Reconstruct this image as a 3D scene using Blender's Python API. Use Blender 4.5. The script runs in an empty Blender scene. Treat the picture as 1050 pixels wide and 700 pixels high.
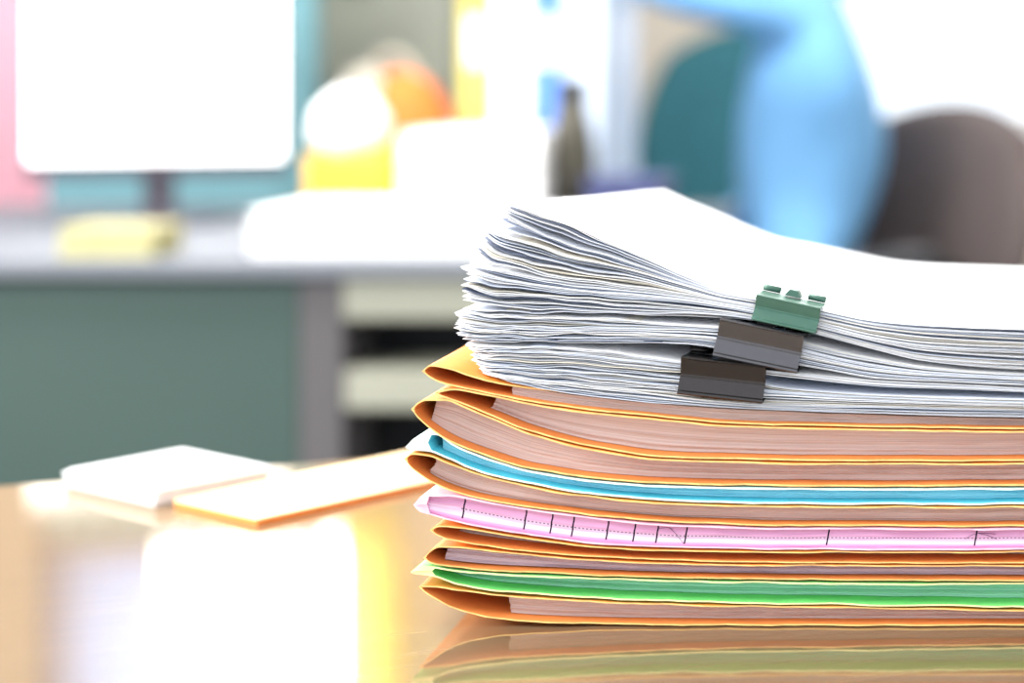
import bpy, bmesh, math, random
import numpy as np
from mathutils import Vector, Matrix, noise as mnoise

random.seed(7)
rng = np.random.default_rng(7)
S = bpy.context.scene
COL = S.collection
PI = math.pi

# ---- room constants (metres).  Floor z=0, table top z=TZ -----------------
TZ = 0.74
HC = 0.208                 # camera height above the table top
F = 1925.0                 # focal length in pixels of the 1050 px wide frame
PX0, PY0 = 1000.0, 70.0    # principal point of the shifted lens
FY = 0.700                 # distance of the stack's front face
SC = F / (FY * 1000)       # px per mm there

def px2X(px): return (px - PX0) / SC / 1000.0
def py2Z(py): return TZ + HC - (py - PY0) / SC / 1000.0
def X2px(X): return PX0 + X * 1000 * SC

# ---------------------------------------------------------------- materials
def new_mat(name):
    m = bpy.data.materials.new(name)
    m.use_nodes = True
    nt = m.node_tree
    return m, nt, nt.nodes['Principled BSDF']

def srgb(r, g, b):
    f = lambda c: (c / 255 / 12.92) if c / 255 <= 0.04045 else ((c / 255 + 0.055) / 1.055) ** 2.4
    return (f(r), f(g), f(b), 1.0)

def plain(name, c, rough=0.6, metal=0.0, noise=0.08, scale=40, spec=0.3, bump=0.0):
    m, nt, b = new_mat(name)
    b.inputs['Roughness'].default_value = rough
    b.inputs['Metallic'].default_value = metal
    b.inputs['Specular IOR Level'].default_value = spec
    tc = nt.nodes.new('ShaderNodeTexCoord')
    n = nt.nodes.new('ShaderNodeTexNoise'); n.inputs['Scale'].default_value = scale; n.inputs['Detail'].default_value = 4
    nt.links.new(tc.outputs['Object'], n.inputs['Vector'])
    r = nt.nodes.new('ShaderNodeValToRGB')
    r.color_ramp.elements[0].position = 0.3; r.color_ramp.elements[1].position = 0.7
    r.color_ramp.elements[0].color = tuple(x * (1 - noise) for x in c[:3]) + (1,)
    r.color_ramp.elements[1].color = tuple(min(1, x * (1 + noise)) for x in c[:3]) + (1,)
    nt.links.new(n.outputs['Fac'], r.inputs['Fac'])
    nt.links.new(r.outputs['Color'], b.inputs['Base Color'])
    if bump:
        bp = nt.nodes.new('ShaderNodeBump'); bp.inputs['Strength'].default_value = bump; bp.inputs['Distance'].default_value = 0.001
        nt.links.new(n.outputs['Fac'], bp.inputs['Height']); nt.links.new(bp.outputs['Normal'], b.inputs['Normal'])
    return m

def emis(name, c, s):
    m, nt, b = new_mat(name)
    b.inputs['Base Color'].default_value = c
    b.inputs['Emission Color'].default_value = c
    b.inputs['Emission Strength'].default_value = s
    return m

def page_edge_mat(name, c0, c1, fine=26.0, low=None):
    """cut edges of many pages: fine streaks that follow the page direction through the UV map"""
    m, nt, b = new_mat(name)
    b.inputs['Roughness'].default_value = 0.75
    b.inputs['Specular IOR Level'].default_value = 0.15
    uv = nt.nodes.new('ShaderNodeUVMap')
    mp = nt.nodes.new('ShaderNodeMapping'); mp.inputs['Scale'].default_value = (2.2, fine, 1)
    nt.links.new(uv.outputs['UV'], mp.inputs['Vector'])
    n = nt.nodes.new('ShaderNodeTexNoise'); n.inputs['Scale'].default_value = 1.0; n.inputs['Detail'].default_value = 5
    n.inputs['Roughness'].default_value = 0.62
    nt.links.new(mp.outputs['Vector'], n.inputs['Vector'])
    r = nt.nodes.new('ShaderNodeValToRGB')
    r.color_ramp.elements[0].position = 0.30; r.color_ramp.elements[1].position = 0.66
    r.color_ramp.elements[0].color = c0; r.color_ramp.elements[1].color = c1
    nt.links.new(n.outputs['Fac'], r.inputs['Fac'])
    out = r.outputs['Color']
    if low is not None:
        sp = nt.nodes.new('ShaderNodeSeparateXYZ'); nt.links.new(uv.outputs['UV'], sp.inputs[0])
        mr = nt.nodes.new('ShaderNodeMapRange'); mr.inputs['From Min'].default_value = 0.42; mr.inputs['From Max'].default_value = 0.30
        nt.links.new(sp.outputs['Y'], mr.inputs['Value'])
        mx = nt.nodes.new('ShaderNodeMixRGB'); mx.inputs['Color2'].default_value = low
        nt.links.new(mr.outputs['Result'], mx.inputs['Fac']); nt.links.new(out, mx.inputs['Color1'])
        out = mx.outputs['Color']
    nt.links.new(out, b.inputs['Base Color'])
    bp = nt.nodes.new('ShaderNodeBump'); bp.inputs['Strength'].default_value = 0.5; bp.inputs['Distance'].default_value = 0.0006
    nt.links.new(n.outputs['Fac'], bp.inputs['Height']); nt.links.new(bp.outputs['Normal'], b.inputs['Normal'])
    return m

def form_mat(name):
    """pink ruled form: rows of cells ruled in black with a dotted line"""
    m, nt, b = new_mat(name)
    b.inputs['Roughness'].default_value = 0.7
    b.inputs['Specular IOR Level'].default_value = 0.15
    N, L = nt.nodes, nt.links
    uv = N.new('ShaderNodeUVMap'); sp = N.new('ShaderNodeSeparateXYZ'); L.new(uv.outputs['UV'], sp.inputs[0])
    def math_(op, a, bb=None, cc=None):
        n = N.new('ShaderNodeMath'); n.operation = op
        for i, v in enumerate((a, bb, cc)):
            if v is None: continue
            if isinstance(v, (int, float)): n.inputs[i].default_value = v
            else: L.new(v, n.inputs[i])
        return n.outputs[0]
    u = math_('MULTIPLY_ADD', sp.outputs['Y'], -0.0034, sp.outputs['X'])   # ruled lines lean a little
    acc = None
    for px in (474, 537, 564, 586, 621.5, 649, 672.5, 702, 848, 1000, 1150):
        c = math_('COMPARE', u, (px - 400) / 1000.0 - 0.0012, 0.00085)
        acc = c if acc is None else math_('MAXIMUM', acc, c)
    # dotted line
    dv = math_('COMPARE', sp.outputs['Y'], 0.50, 0.028)
    du = math_('FRACT', math_('MULTIPLY', sp.outputs['X'], 250.0))
    dd = math_('LESS_THAN', du, 0.55)
    dot = math_('MULTIPLY', math_('MULTIPLY', dv, dd), 0.75)
    ink = math_('MAXIMUM', acc, dot)
    # fade the ruling off the extreme top and bottom of the face
    gt = math_('GREATER_THAN', sp.outputs['Y'], 0.10); ink = math_('MULTIPLY', ink, gt)
    lt = math_('GREATER_THAN', sp.outputs['X'], 0.07); ink = math_('MULTIPLY', ink, lt)
    r = N.new('ShaderNodeValToRGB'); L.new(sp.outputs['Y'], r.inputs['Fac'])
    e = r.color_ramp.elements
    e[0].position = 0.0; e[0].color = srgb(222, 152, 196)
    e[1].position = 1.0; e[1].color = srgb(206, 150, 184)
    for p, c in ((0.14, srgb(222, 156, 200)), (0.2, srgb(226, 206, 228)), (0.5, srgb(218, 186, 214)), (0.56, srgb(206, 156, 190))):
        k = e.new(p); k.color = c
    mx = N.new('ShaderNodeMixRGB'); mx.inputs['Color2'].default_value = srgb(38, 22, 40)
    L.new(ink, mx.inputs['Fac']); L.new(r.outputs['Color'], mx.inputs['Color1'])
    L.new(mx.outputs['Color'], b.inputs['Base Color'])
    return m

def paper_mat(name, c, tr=0.12):
    m, nt, b = new_mat(name)
    b.inputs['Base Color'].default_value = c
    b.inputs['Roughness'].default_value = 0.8
    b.inputs['Specular IOR Level'].default_value = 0.1
    tl = nt.nodes.new('ShaderNodeBsdfTranslucent'); tl.inputs['Color'].default_value = c
    mx = nt.nodes.new('ShaderNodeMixShader'); mx.inputs['Fac'].default_value = tr
    out = nt.nodes['Material Output']
    nt.links.new(b.outputs[0], mx.inputs[1]); nt.links.new(tl.outputs[0], mx.inputs[2])
    nt.links.new(mx.outputs[0], out.inputs['Surface'])
    return m

def wood_mat(name):
    m, nt, b = new_mat(name)
    N, L = nt.nodes, nt.links
    tc = N.new('ShaderNodeTexCoord')
    mp = N.new('ShaderNodeMapping'); mp.inputs['Scale'].default_value = (3.0, 42.0, 1.0)
    mp.inputs['Rotation'].default_value = (0, 0, math.radians(-21))
    L.new(tc.outputs['Object'], mp.inputs['Vector'])
    n = N.new('ShaderNodeTexNoise'); n.inputs['Scale'].default_value = 5.0; n.inputs['Detail'].default_value = 7; n.inputs['Roughness'].default_value = 0.65
    L.new(mp.outputs['Vector'], n.inputs['Vector'])
    r = N.new('ShaderNodeValToRGB')
    e = r.color_ramp.elements
    e[0].position = 0.28; e[0].color = srgb(122, 100, 76)
    e[1].position = 0.75; e[1].color = srgb(138, 116, 90)
    k = e.new(0.5); k.color = srgb(129, 107, 82)
    L.new(n.outputs['Fac'], r.inputs['Fac'])
    L.new(r.outputs['Color'], b.inputs['Base Color'])
    b.inputs['Roughness'].default_value = 0.35
    b.inputs['Specular IOR Level'].default_value = 0.0
    bp = N.new('ShaderNodeBump'); bp.inputs['Strength'].default_value = 0.06; bp.inputs['Distance'].default_value = 0.0003
    L.new(n.outputs['Fac'], bp.inputs['Height'])
    g = N.new('ShaderNodeBsdfGlossy'); g.inputs['Roughness'].default_value = 0.035
    g.inputs['Color'].default_value = (1.0, 0.94, 0.83, 1)
    L.new(bp.outputs['Normal'], g.inputs['Normal'])
    fr = N.new('ShaderNodeFresnel'); fr.inputs['IOR'].default_value = 3.4
    mx = N.new('ShaderNodeMixShader')
    L.new(fr.outputs[0], mx.inputs['Fac']); L.new(b.outputs[0], mx.inputs[1]); L.new(g.outputs[0], mx.inputs[2])
    L.new(mx.outputs[0], N['Material Output'].inputs['Surface'])
    return m

# ------------------------------------------------------------ object helpers
def mesh_obj(name, verts, faces, mats, parent=None, fmat=None, smooth=False, uvs=None):
    me = bpy.data.meshes.new(name)
    me.from_pydata([tuple(v) for v in verts], [], faces)
    for m in (mats if isinstance(mats, (list, tuple)) else [mats]): me.materials.append(m)
    if fmat is not None: me.polygons.foreach_set('material_index', fmat)
    if smooth: me.polygons.foreach_set('use_smooth', [True] * len(me.polygons))
    if uvs is not None:
        ul = me.uv_layers.new(name='UVMap')
        lv = np.zeros(len(me.loops), dtype=np.int32); me.loops.foreach_get('vertex_index', lv)
        ul.data.foreach_set('uv', np.asarray(uvs, dtype=np.float32)[lv].ravel())
    me.update()
    o = bpy.data.objects.new(name, me); COL.objects.link(o)
    if parent is not None: o.parent = parent
    return o

def bm_obj(name, bm, mats, parent=None, smooth=False, bevel=0.0, loc=None, rot=None):
    if bevel: bmesh.ops.bevel(bm, geom=list(bm.edges), offset=bevel, segments=2, affect='EDGES', profile=0.5)
    bmesh.ops.recalc_face_normals(bm, faces=list(bm.faces))
    me = bpy.data.meshes.new(name); bm.to_mesh(me); bm.free()
    for m in (mats if isinstance(mats, (list, tuple)) else [mats]): me.materials.append(m)
    if smooth: me.polygons.foreach_set('use_smooth', [True] * len(me.polygons))
    o = bpy.data.objects.new(name, me); COL.objects.link(o)
    if parent is not None: o.parent = parent
    if loc is not None: o.location = loc
    if rot is not None: o.rotation_euler = rot
    return o

def box_bm(x0, x1, y0, y1, z0, z1, bm=None):
    bm = bm or bmesh.new()
    v = [bm.verts.new((x, y, z)) for z in (z0, z1) for y in (y0, y1) for x in (x0, x1)]
    for f in ((0, 1, 3, 2), (4, 6, 7, 5), (0, 4, 5, 1), (2, 3, 7, 6), (0, 2, 6, 4), (1, 5, 7, 3)):
        bm.faces.new([v[i] for i in f])
    return bm

def bev_box(name, dims, mat, parent=None, bevel=0.003, **k):
    return bm_obj(name, box_bm(*dims), mat, parent, bevel=bevel, **k)

def tube_bm(path, rad, seg=10, bm=None, closed=False):
    bm = bm or bmesh.new()
    pts = [Vector(p) for p in path]; n = len(pts)
    rads = rad if isinstance(rad, (list, tuple)) else [rad] * n
    rings = []
    ref = None
    for i in range(n):
        if closed: t = pts[(i + 1) % n] - pts[i - 1]
        else: t = pts[min(i + 1, n - 1)] - pts[max(i - 1, 0)]
        t.normalize()
        if ref is None: ref = Vector((0, 0, 1)) if abs(t.z) < 0.9 else Vector((1, 0, 0))
        a = t.cross(ref).normalized(); b = a.cross(t).normalized(); ref = b
        rings.append([bm.verts.new(pts[i] + rads[i] * (math.cos(2 * PI * k / seg) * a + math.sin(2 * PI * k / seg) * b)) for k in range(seg)])
    for i in range(n if closed else n - 1):
        A, B = rings[i], rings[(i + 1) % n]
        for k in range(seg): bm.faces.new((A[k], A[(k + 1) % seg], B[(k + 1) % seg], B[k]))
    if not closed:
        bm.faces.new(rings[0][::-1]); bm.faces.new(rings[-1])
    return bm

def lathe_bm(profile, seg=32, c=(0, 0, 0), bm=None):
    bm = bm or bmesh.new(); rings = []
    for r, z in profile:
        if r < 1e-6: rings.append([bm.verts.new((c[0], c[1], c[2] + z))])
        else: rings.append([bm.verts.new((c[0] + r * math.cos(2 * PI * k / seg), c[1] + r * math.sin(2 * PI * k / seg), c[2] + z)) for k in range(seg)])
    for A, B in zip(rings, rings[1:]):
        for k in range(seg):
            a = A[k % len(A)]; b = A[(k + 1) % len(A)]; d = B[k % len(B)]; e = B[(k + 1) % len(B)]
            vs = []
            for q in (a, b, e, d):
                if q not in vs: vs.append(q)
            if len(vs) >= 3: bm.faces.new(vs)
    return bm

def tag(o, label, cat, group=None):
    o['label'] = label; o['category'] = cat
    if group: o['group'] = group
    return o

def thing(name, label, cat, loc=(0, 0, 0), rotz=0, group=None):
    o = bpy.data.objects.new(name, None); COL.objects.link(o)
    o.empty_display_size = 0.02
    o.location = loc; o.rotation_euler = (0, 0, rotz)
    return tag(o, label, cat, group)

def struct(o):
    o['kind'] = 'structure'; return o

# ------------------------------------------------------------ interpolation
def pchip(pts):
    xs = np.array([p[0] for p in pts], float); ys = np.array([p[1] for p in pts], float)
    h = np.diff(xs); d = np.diff(ys) / h
    m = np.zeros_like(xs); m[0] = d[0]; m[-1] = d[-1]
    for i in range(1, len(xs) - 1):
        if d[i - 1] * d[i] > 0:
            w1 = 2 * h[i] + h[i - 1]; w2 = h[i] + 2 * h[i - 1]
            m[i] = (w1 + w2) / (w1 / d[i - 1] + w2 / d[i])
    def f(x):
        x = np.clip(np.asarray(x, float), xs[0], xs[-1])
        i = np.clip(np.searchsorted(xs, x) - 1, 0, len(xs) - 2)
        t = (x - xs[i]) / h[i]
        return ((2*t**3 - 3*t**2 + 1) * ys[i] + (t**3 - 2*t**2 + t) * h[i] * m[i] + (-2*t**3 + 3*t**2) * ys[i+1] + (t**3 - t**2) * h[i] * m[i+1])
    return f

def wob(seed, amp, wl=90.0):
    ph = random.Random(seed).random() * 50
    def f(x):
        x = np.atleast_1d(np.asarray(x, float))
        return np.array([amp * (mnoise.noise((v / wl + ph, seed * 3.7, 0)) + 0.5 * mnoise.noise((v / wl * 3.1 + ph, seed * 1.3, 5))) for v in x])
    return f

# ================================================================ MATERIALS
M = {}
M['orange'] = plain('orange manila card', srgb(238, 150, 62), 0.55, noise=0.06, scale=120, spec=0.25)
M['orange_in'] = plain('orange card inside', srgb(236, 150, 78), 0.6, noise=0.05, scale=120, spec=0.2)
M['orange_edge'] = plain('pale cut edge of orange card', srgb(250, 200, 126), 0.6, noise=0.12, scale=200, spec=0.2)  # cut edges of all cards: sunlit brightness painted in as a paler colour
M['green'] = plain('green card', srgb(118, 208, 116), 0.55, noise=0.05, scale=120)
M['green_in'] = plain('green card inside', srgb(122, 218, 122), 0.6, noise=0.05, scale=120)
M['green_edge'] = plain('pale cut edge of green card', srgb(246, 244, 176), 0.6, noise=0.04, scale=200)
M['cyan'] = plain('light blue card', srgb(176, 226, 230), 0.55, noise=0.05, scale=120)
M['cyan_in'] = plain('light blue card inside', srgb(112, 218, 234), 0.6, noise=0.05, scale=120)
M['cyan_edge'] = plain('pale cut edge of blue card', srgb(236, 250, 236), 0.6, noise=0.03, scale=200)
M['pink'] = plain('pink card', srgb(240, 196, 222), 0.55, noise=0.05, scale=120)
M['pink_in'] = plain('pink card inside', srgb(228, 168, 204), 0.6, noise=0.05, scale=120)
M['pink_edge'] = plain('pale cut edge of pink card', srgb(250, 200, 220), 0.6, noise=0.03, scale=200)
M['pages'] = page_edge_mat('page edges', srgb(166, 144, 136), srgb(214, 196, 190))
M['pages_cool'] = page_edge_mat('cool page edges', srgb(150, 138, 150), srgb(206, 192, 202))
M['pages_teal'] = page_edge_mat('blue green page edges', srgb(128, 190, 166), srgb(172, 222, 198), fine=14)
M['pages_blue'] = page_edge_mat('light blue page edges', srgb(122, 200, 222), srgb(170, 228, 240), fine=14)
M['form'] = form_mat('pink ruled form')
M['paper'] = paper_mat('white paper', srgb(250, 251, 254))
M['paper_b'] = paper_mat('cool white paper', srgb(228, 234, 246))
M['paper_c'] = paper_mat('warm white paper', srgb(246, 241, 230))
M['paper_d'] = paper_mat('printed grey paper edge', srgb(150, 160, 182))  # grey sheets painted to give dark lines between the white ones
M['paper_e'] = paper_mat('dark printed paper edge', srgb(84, 94, 116))  # dark sheets painted in for the shade of the gaps
M['wood'] = wood_mat('varnished light wood')

# ================================================================ THE STACK
XR = 1276.0
def curve(pts, seed=None, amp=0.9):
    f = pchip(pts); w = wob(seed, amp) if seed is not None else None
    def g(x):
        x = np.atleast_1d(np.asarray(x, float))
        y = f(x)
        if w is not None: y = y + w(x) * np.clip((x - 470) / 80, 0, 1)
        return y
    return g

def folder(label, tip, top, bot, mats, th=2.0, front_top=0.0, front_bot=0.0, depth=0.222, seed=1, recess_top_right=0.0, closed=0, group='file folders in the stack'):
    """a folded card cover: outer skin, inner skin and cut edge as one mesh"""
    n = 90
    s = np.linspace(0, 1, n) ** 1.9
    xs = tip[0] + (XR - tip[0]) * s
    yt = top(xs); yb = bot(xs)
    k = np.clip((xs - tip[0]) / 6.0, 0, 1) ** 0.5
    yt = tip[1] + (yt - tip[1]) * np.clip(k, 0, 1); yb = tip[1] + (yb - tip[1]) * np.clip(k, 0, 1)
    yt = np.minimum(yt, yb - 0.3); 
    it = yt + th; ib = yb - th
    mid = (yt + yb) / 2
    bad = (it > ib - 0.3) | (xs < closed)
    it = np.where(bad, mid - 0.12, it); ib = np.where(bad, mid + 0.12, ib)
    xin = np.where(xs < tip[0] + 3, xs + th * 0.9, xs)
    xo = np.concatenate([xs[::-1], xs[1:]]); yo = np.concatenate([yb[::-1], yt[1:]])
    xi = np.concatenate([xin[::-1], xin[1:]]); yi = np.concatenate([ib[::-1], it[1:]])
    P = len(xo)
    istop = np.concatenate([np.zeros(n), np.ones(n - 1)])
    rr = wob(seed + 100, 0.0013, 45)
    fr = np.where(istop > 0, front_top + recess_top_right * np.clip((xo - 500) / 140, 0, 1), front_bot)
    blend = np.clip((xo - tip[0]) / 30, 0, 1)
    fr = fr * blend + rr(xo + istop * 777)
    nd = 7
    V, Fc, FM = [], [], []
    jit = wob(seed + 55, 0.0009, 0.35)
    for layer, (X, Y) in enumerate(((xo, yo), (xi, yi))):
        for j in range(nd):
            v = j / (nd - 1)
            ed = float(jit(v * 1.0)[0])
            for i in range(P):
                yy = FY + fr[i] + (depth - fr[i]) * v
                sk = ed * max(0.0, 1 - (X[i] - tip[0]) / 60)
                V.append((px2X(X[i]) + sk, yy, py2Z(Y[i])))
    idx = lambda l, j, i: l * nd * P + j * P + i
    for j in range(nd - 1):
        for i in range(P - 1):
            Fc.append((idx(0, j, i), idx(0, j, i + 1), idx(0, j + 1, i + 1), idx(0, j + 1, i))); FM.append(0)
            Fc.append((idx(1, j, i), idx(1, j + 1, i), idx(1, j + 1, i + 1), idx(1, j, i + 1))); FM.append(1)
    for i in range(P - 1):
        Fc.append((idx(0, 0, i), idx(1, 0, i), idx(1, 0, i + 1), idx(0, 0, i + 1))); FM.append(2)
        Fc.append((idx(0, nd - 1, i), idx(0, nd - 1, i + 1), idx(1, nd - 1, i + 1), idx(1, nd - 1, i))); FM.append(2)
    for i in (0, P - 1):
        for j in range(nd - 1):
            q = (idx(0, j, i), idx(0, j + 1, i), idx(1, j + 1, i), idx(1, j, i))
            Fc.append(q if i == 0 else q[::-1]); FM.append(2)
    root = mesh_obj('paper_folder', V, Fc, mats, fmat=FM, smooth=False)
    tag(root, label, 'folder', group)
    return root

def page_block(label, xs0, top, bot, th, mat, recess=0.008, depth=0.21, seed=3, slant=4, name='paper_bundle', cat='papers', inset=0.5):
    """the pages inside a folder; the front face carries a UV map along and across the pages"""
    nx, nv = 110, 12
    V, UV, Fc = [], [], []
    r = np.random.default_rng(seed)
    jy = r.normal(0, 0.00035, nv); jx = np.cumsum(r.normal(0, 0.7, nv)); jx -= jx.mean()
    back = []
    for j in range(nv):
        v = j / (nv - 1)
        xl = xs0 + jx[j] + slant * v
        xs = xl + (XR - 4 - xl) * np.linspace(0, 1, nx) ** 1.3
        yt = top(xs) + th + inset; yb = bot(xs) - th - inset
        bad = yt > yb - 0.4; m = (yt + yb) / 2
        yt = np.where(bad, m - 0.2, yt); yb = np.where(bad, m + 0.2, yb)
        yy = yb + (yt - yb) * v
        for i in range(nx):
            V.append((px2X(xs[i]), FY + recess + jy[j] + 0.0003 * mnoise.noise((xs[i] / 40, j * 3.3, seed)), py2Z(yy[i])))
            UV.append(((xs[i] - 400) / 1000, v))
    nF = len(V)
    for j in (0, nv - 1):
        for i in range(nx):
            b = V[j * nx + i]; V.append((b[0], FY + recess + depth, b[2])); UV.append(UV[j * nx + i])
    for j in range(nv - 1):
        for i in range(nx - 1):
            a = j * nx + i; Fc.append((a, a + 1, a + nx + 1, a + nx))
    B0, B1 = nF, nF + nx
    for i in range(nx - 1):
        Fc.append((i + 1, i, B0 + i, B0 + i + 1))
        a = (nv - 1) * nx + i; Fc.append((a, a + 1, B1 + i + 1, B1 + i))
        Fc.append((B0 + i + 1, B0 + i, B1 + i, B1 + i + 1))
    Fc.append([j * nx for j in range(nv)][::1] + [B1, B0])
    Fc.append([B0 + nx - 1, B1 + nx - 1] + [j * nx + nx - 1 for j in range(nv - 1, -1, -1)])
    o = mesh_obj(name, V, Fc, mat, uvs=UV)
    return tag(o, label, cat, 'page bundles inside the folders')

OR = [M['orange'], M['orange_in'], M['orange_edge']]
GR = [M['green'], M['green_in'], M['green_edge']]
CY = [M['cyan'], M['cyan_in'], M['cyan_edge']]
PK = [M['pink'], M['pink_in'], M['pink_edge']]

E = 1280
# bottom orange folder
A_b = curve([(428,603),(445,613),(465,624),(490,631),(515,635),(570,638.5),(650,640.5),(750,641.3),(E,641.5)])
A_t = curve([(428,600),(450,601.5),(475,605),(520,610.5),(600,615),(700,619),(850,622),(1050,625),(E,626)], 1)
G_b = curve([(420,589),(440,591),(470,600),(520,607),(600,612.5),(700,616.5),(850,620),(1050,622.5),(E,624)], 1)
G_t = curve([(420,585),(432,580),(445,581),(470,585),(520,588.5),(600,592),(750,596.5),(1050,597.5),(E,598)], 2)
C_b = curve([(433,574),(450,579.5),(500,585),(600,589.5),(750,594),(1050,595),(E,596)], 2)
C_t = curve([(433,569),(450,560),(465,560),(500,564),(600,573),(700,577.5),(850,579),(1050,579.5),(E,580)], 3)
D_b = curve([(441,545),(460,553),(500,560.5),(600,570),(700,575),(850,577),(1050,577.5),(E,578)], 3)
D_t = curve([(441,541),(452,538.5),(470,540),(500,545),(550,553),(600,558.5),(700,564.5),(850,565.5),(1050,565.5),(E,566)], 4)
P_b = curve([(425,523),(445,529),(470,535.5),(500,541.5),(550,550),(600,556),(700,562),(850,563.5),(1050,563.5),(E,564)], 4)
P_t = curve([(425,514),(437,507),(460,507),(500,514),(520,518),(600,530),(700,538.5),(850,541.5),(1050,541.5),(E,542)], 5)
F_b = curve([(415,473),(430,486),(450,498),(480,508.5),(520,516.5),(600,528),(700,536),(850,539.5),(1050,539.5),(E,540)], 5)
F_t = curve([(415,468),(425,464),(440,466),(460,474),(480,482),(520,493.5),(600,507.5),(700,516),(850,519),(1050,519),(E,519.5)], 6)
B_b = curve([(417,461),(440,463),(460,471),(480,479.5),(520,491),(600,505.5),(700,514),(850,517),(1050,517),(E,517.5)], 6)
B_t = curve([(417,455),(432,446),(447,444),(465,455),(500,469.5),(550,483.5),(620,493.5),(700,498.5),(850,500.5),(1050,500),(E,500)], 7)
H_b = curve([(421,422),(440,439),(460,451.5),(500,467.5),(550,481.5),(620,491.5),(700,496.5),(850,498.5),(1050,498),(E,498)], 7)
H_t = curve([(421,417),(437,409),(455,409),(480,418),(500,427),(550,446),(620,463),(700,471.5),(850,474.5),(1050,474.5),(E,475)], 8)
I_b = curve([(446,404),(465,411),(500,425),(550,444),(620,461),(700,469.5),(850,472.5),(1050,472.5),(E,473)], 8)
I_t = curve([(446,401),(465,398),(490,402),(550,414.5),(600,421),(650,427),(750,436),(850,438.5),(1050,442),(E,444)], 9)
J_b = curve([(432,382),(450,392),(480,399),(550,412.5),(650,425),(750,434),(850,436.5),(1050,440),(E,442)], 9)
J_t = curve([(432,379),(442,374),(460,377),(480,384),(550,400),(600,407.5),(700,417),(780,422),(1050,430),(E,432)], 10)

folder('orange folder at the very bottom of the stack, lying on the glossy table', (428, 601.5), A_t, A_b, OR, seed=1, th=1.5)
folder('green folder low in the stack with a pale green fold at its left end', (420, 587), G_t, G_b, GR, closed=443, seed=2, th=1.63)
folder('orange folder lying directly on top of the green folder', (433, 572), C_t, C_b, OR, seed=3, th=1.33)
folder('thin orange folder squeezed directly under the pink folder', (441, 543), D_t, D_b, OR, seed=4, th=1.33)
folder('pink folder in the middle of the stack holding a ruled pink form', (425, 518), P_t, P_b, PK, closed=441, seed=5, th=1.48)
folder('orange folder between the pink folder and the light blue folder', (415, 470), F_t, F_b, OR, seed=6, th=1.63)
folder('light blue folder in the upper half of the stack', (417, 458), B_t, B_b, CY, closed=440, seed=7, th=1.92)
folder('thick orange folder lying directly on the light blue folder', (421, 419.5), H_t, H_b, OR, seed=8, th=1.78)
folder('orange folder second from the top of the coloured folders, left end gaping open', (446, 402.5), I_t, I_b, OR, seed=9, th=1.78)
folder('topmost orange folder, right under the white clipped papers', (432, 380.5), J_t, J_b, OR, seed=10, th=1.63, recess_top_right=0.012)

page_block('greyish page bundle inside the bottom orange folder, set back from its fold', 519, A_t, A_b, 1.48, M['pages'], seed=1, slant=-2, recess=0.007)
page_block('blue-green page bundle inside the green folder', 446, G_t, G_b, 1.63, M['pages_teal'], seed=2, recess=0.010)
page_block('grey page bundle inside the orange folder on top of the green one', 452, C_t, C_b, 1.33, M['pages_cool'], seed=3, recess=0.006)
page_block('thin brownish page bundle inside the orange folder under the pink one', 462, D_t, D_b, 1.33, M['pages'], seed=4, recess=0.012)
page_block('ruled pink form with black cell lines and a dotted line, in the pink folder', 436, P_t, P_b, 1.18, M['form'], seed=5, name='ruled_form', cat='form', recess=0.0015)
page_block('greyish page bundle inside the orange folder between pink and light blue', 438, F_t, F_b, 1.63, M['pages'], seed=6, recess=0.006)
page_block('light blue page bundle inside the light blue folder', 446, B_t, B_b, 1.78, M['pages_blue'], seed=7, recess=0.007)
page_block('greyish page bundle inside the thick orange folder above the light blue one', 437, H_t, H_b, 1.78, M['pages'], seed=8, recess=0.008)
page_block('thick greyish page bundle inside the orange folder with the gaping left end', 500, I_t, I_b, 1.78, M['pages'], seed=9, recess=0.008)
page_block('thin brownish page bundle inside the topmost orange folder', 520, J_t, J_b, 1.11, M['pages'], seed=10, recess=0.005)

M['ink'] = plain('dark pen ink', srgb(60, 40, 70), .6)
form_ = [o for o in bpy.data.objects if o.name == 'ruled_form'][0]
for st in (((686, 541), (693, 548), (701, 558)), ((675, 542), (684, 541), (690, 543)), ((990, 553), (996, 549), (1003, 547), (1012, 549), (1022, 553)), ((1004, 547), (1013, 547), (1021, 548))):
    bm_obj('pen_mark', tube_bm([(px2X(a), FY + .0008, py2Z(b)) for a, b in st], .00009, 6), M['ink'], form_)

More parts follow.
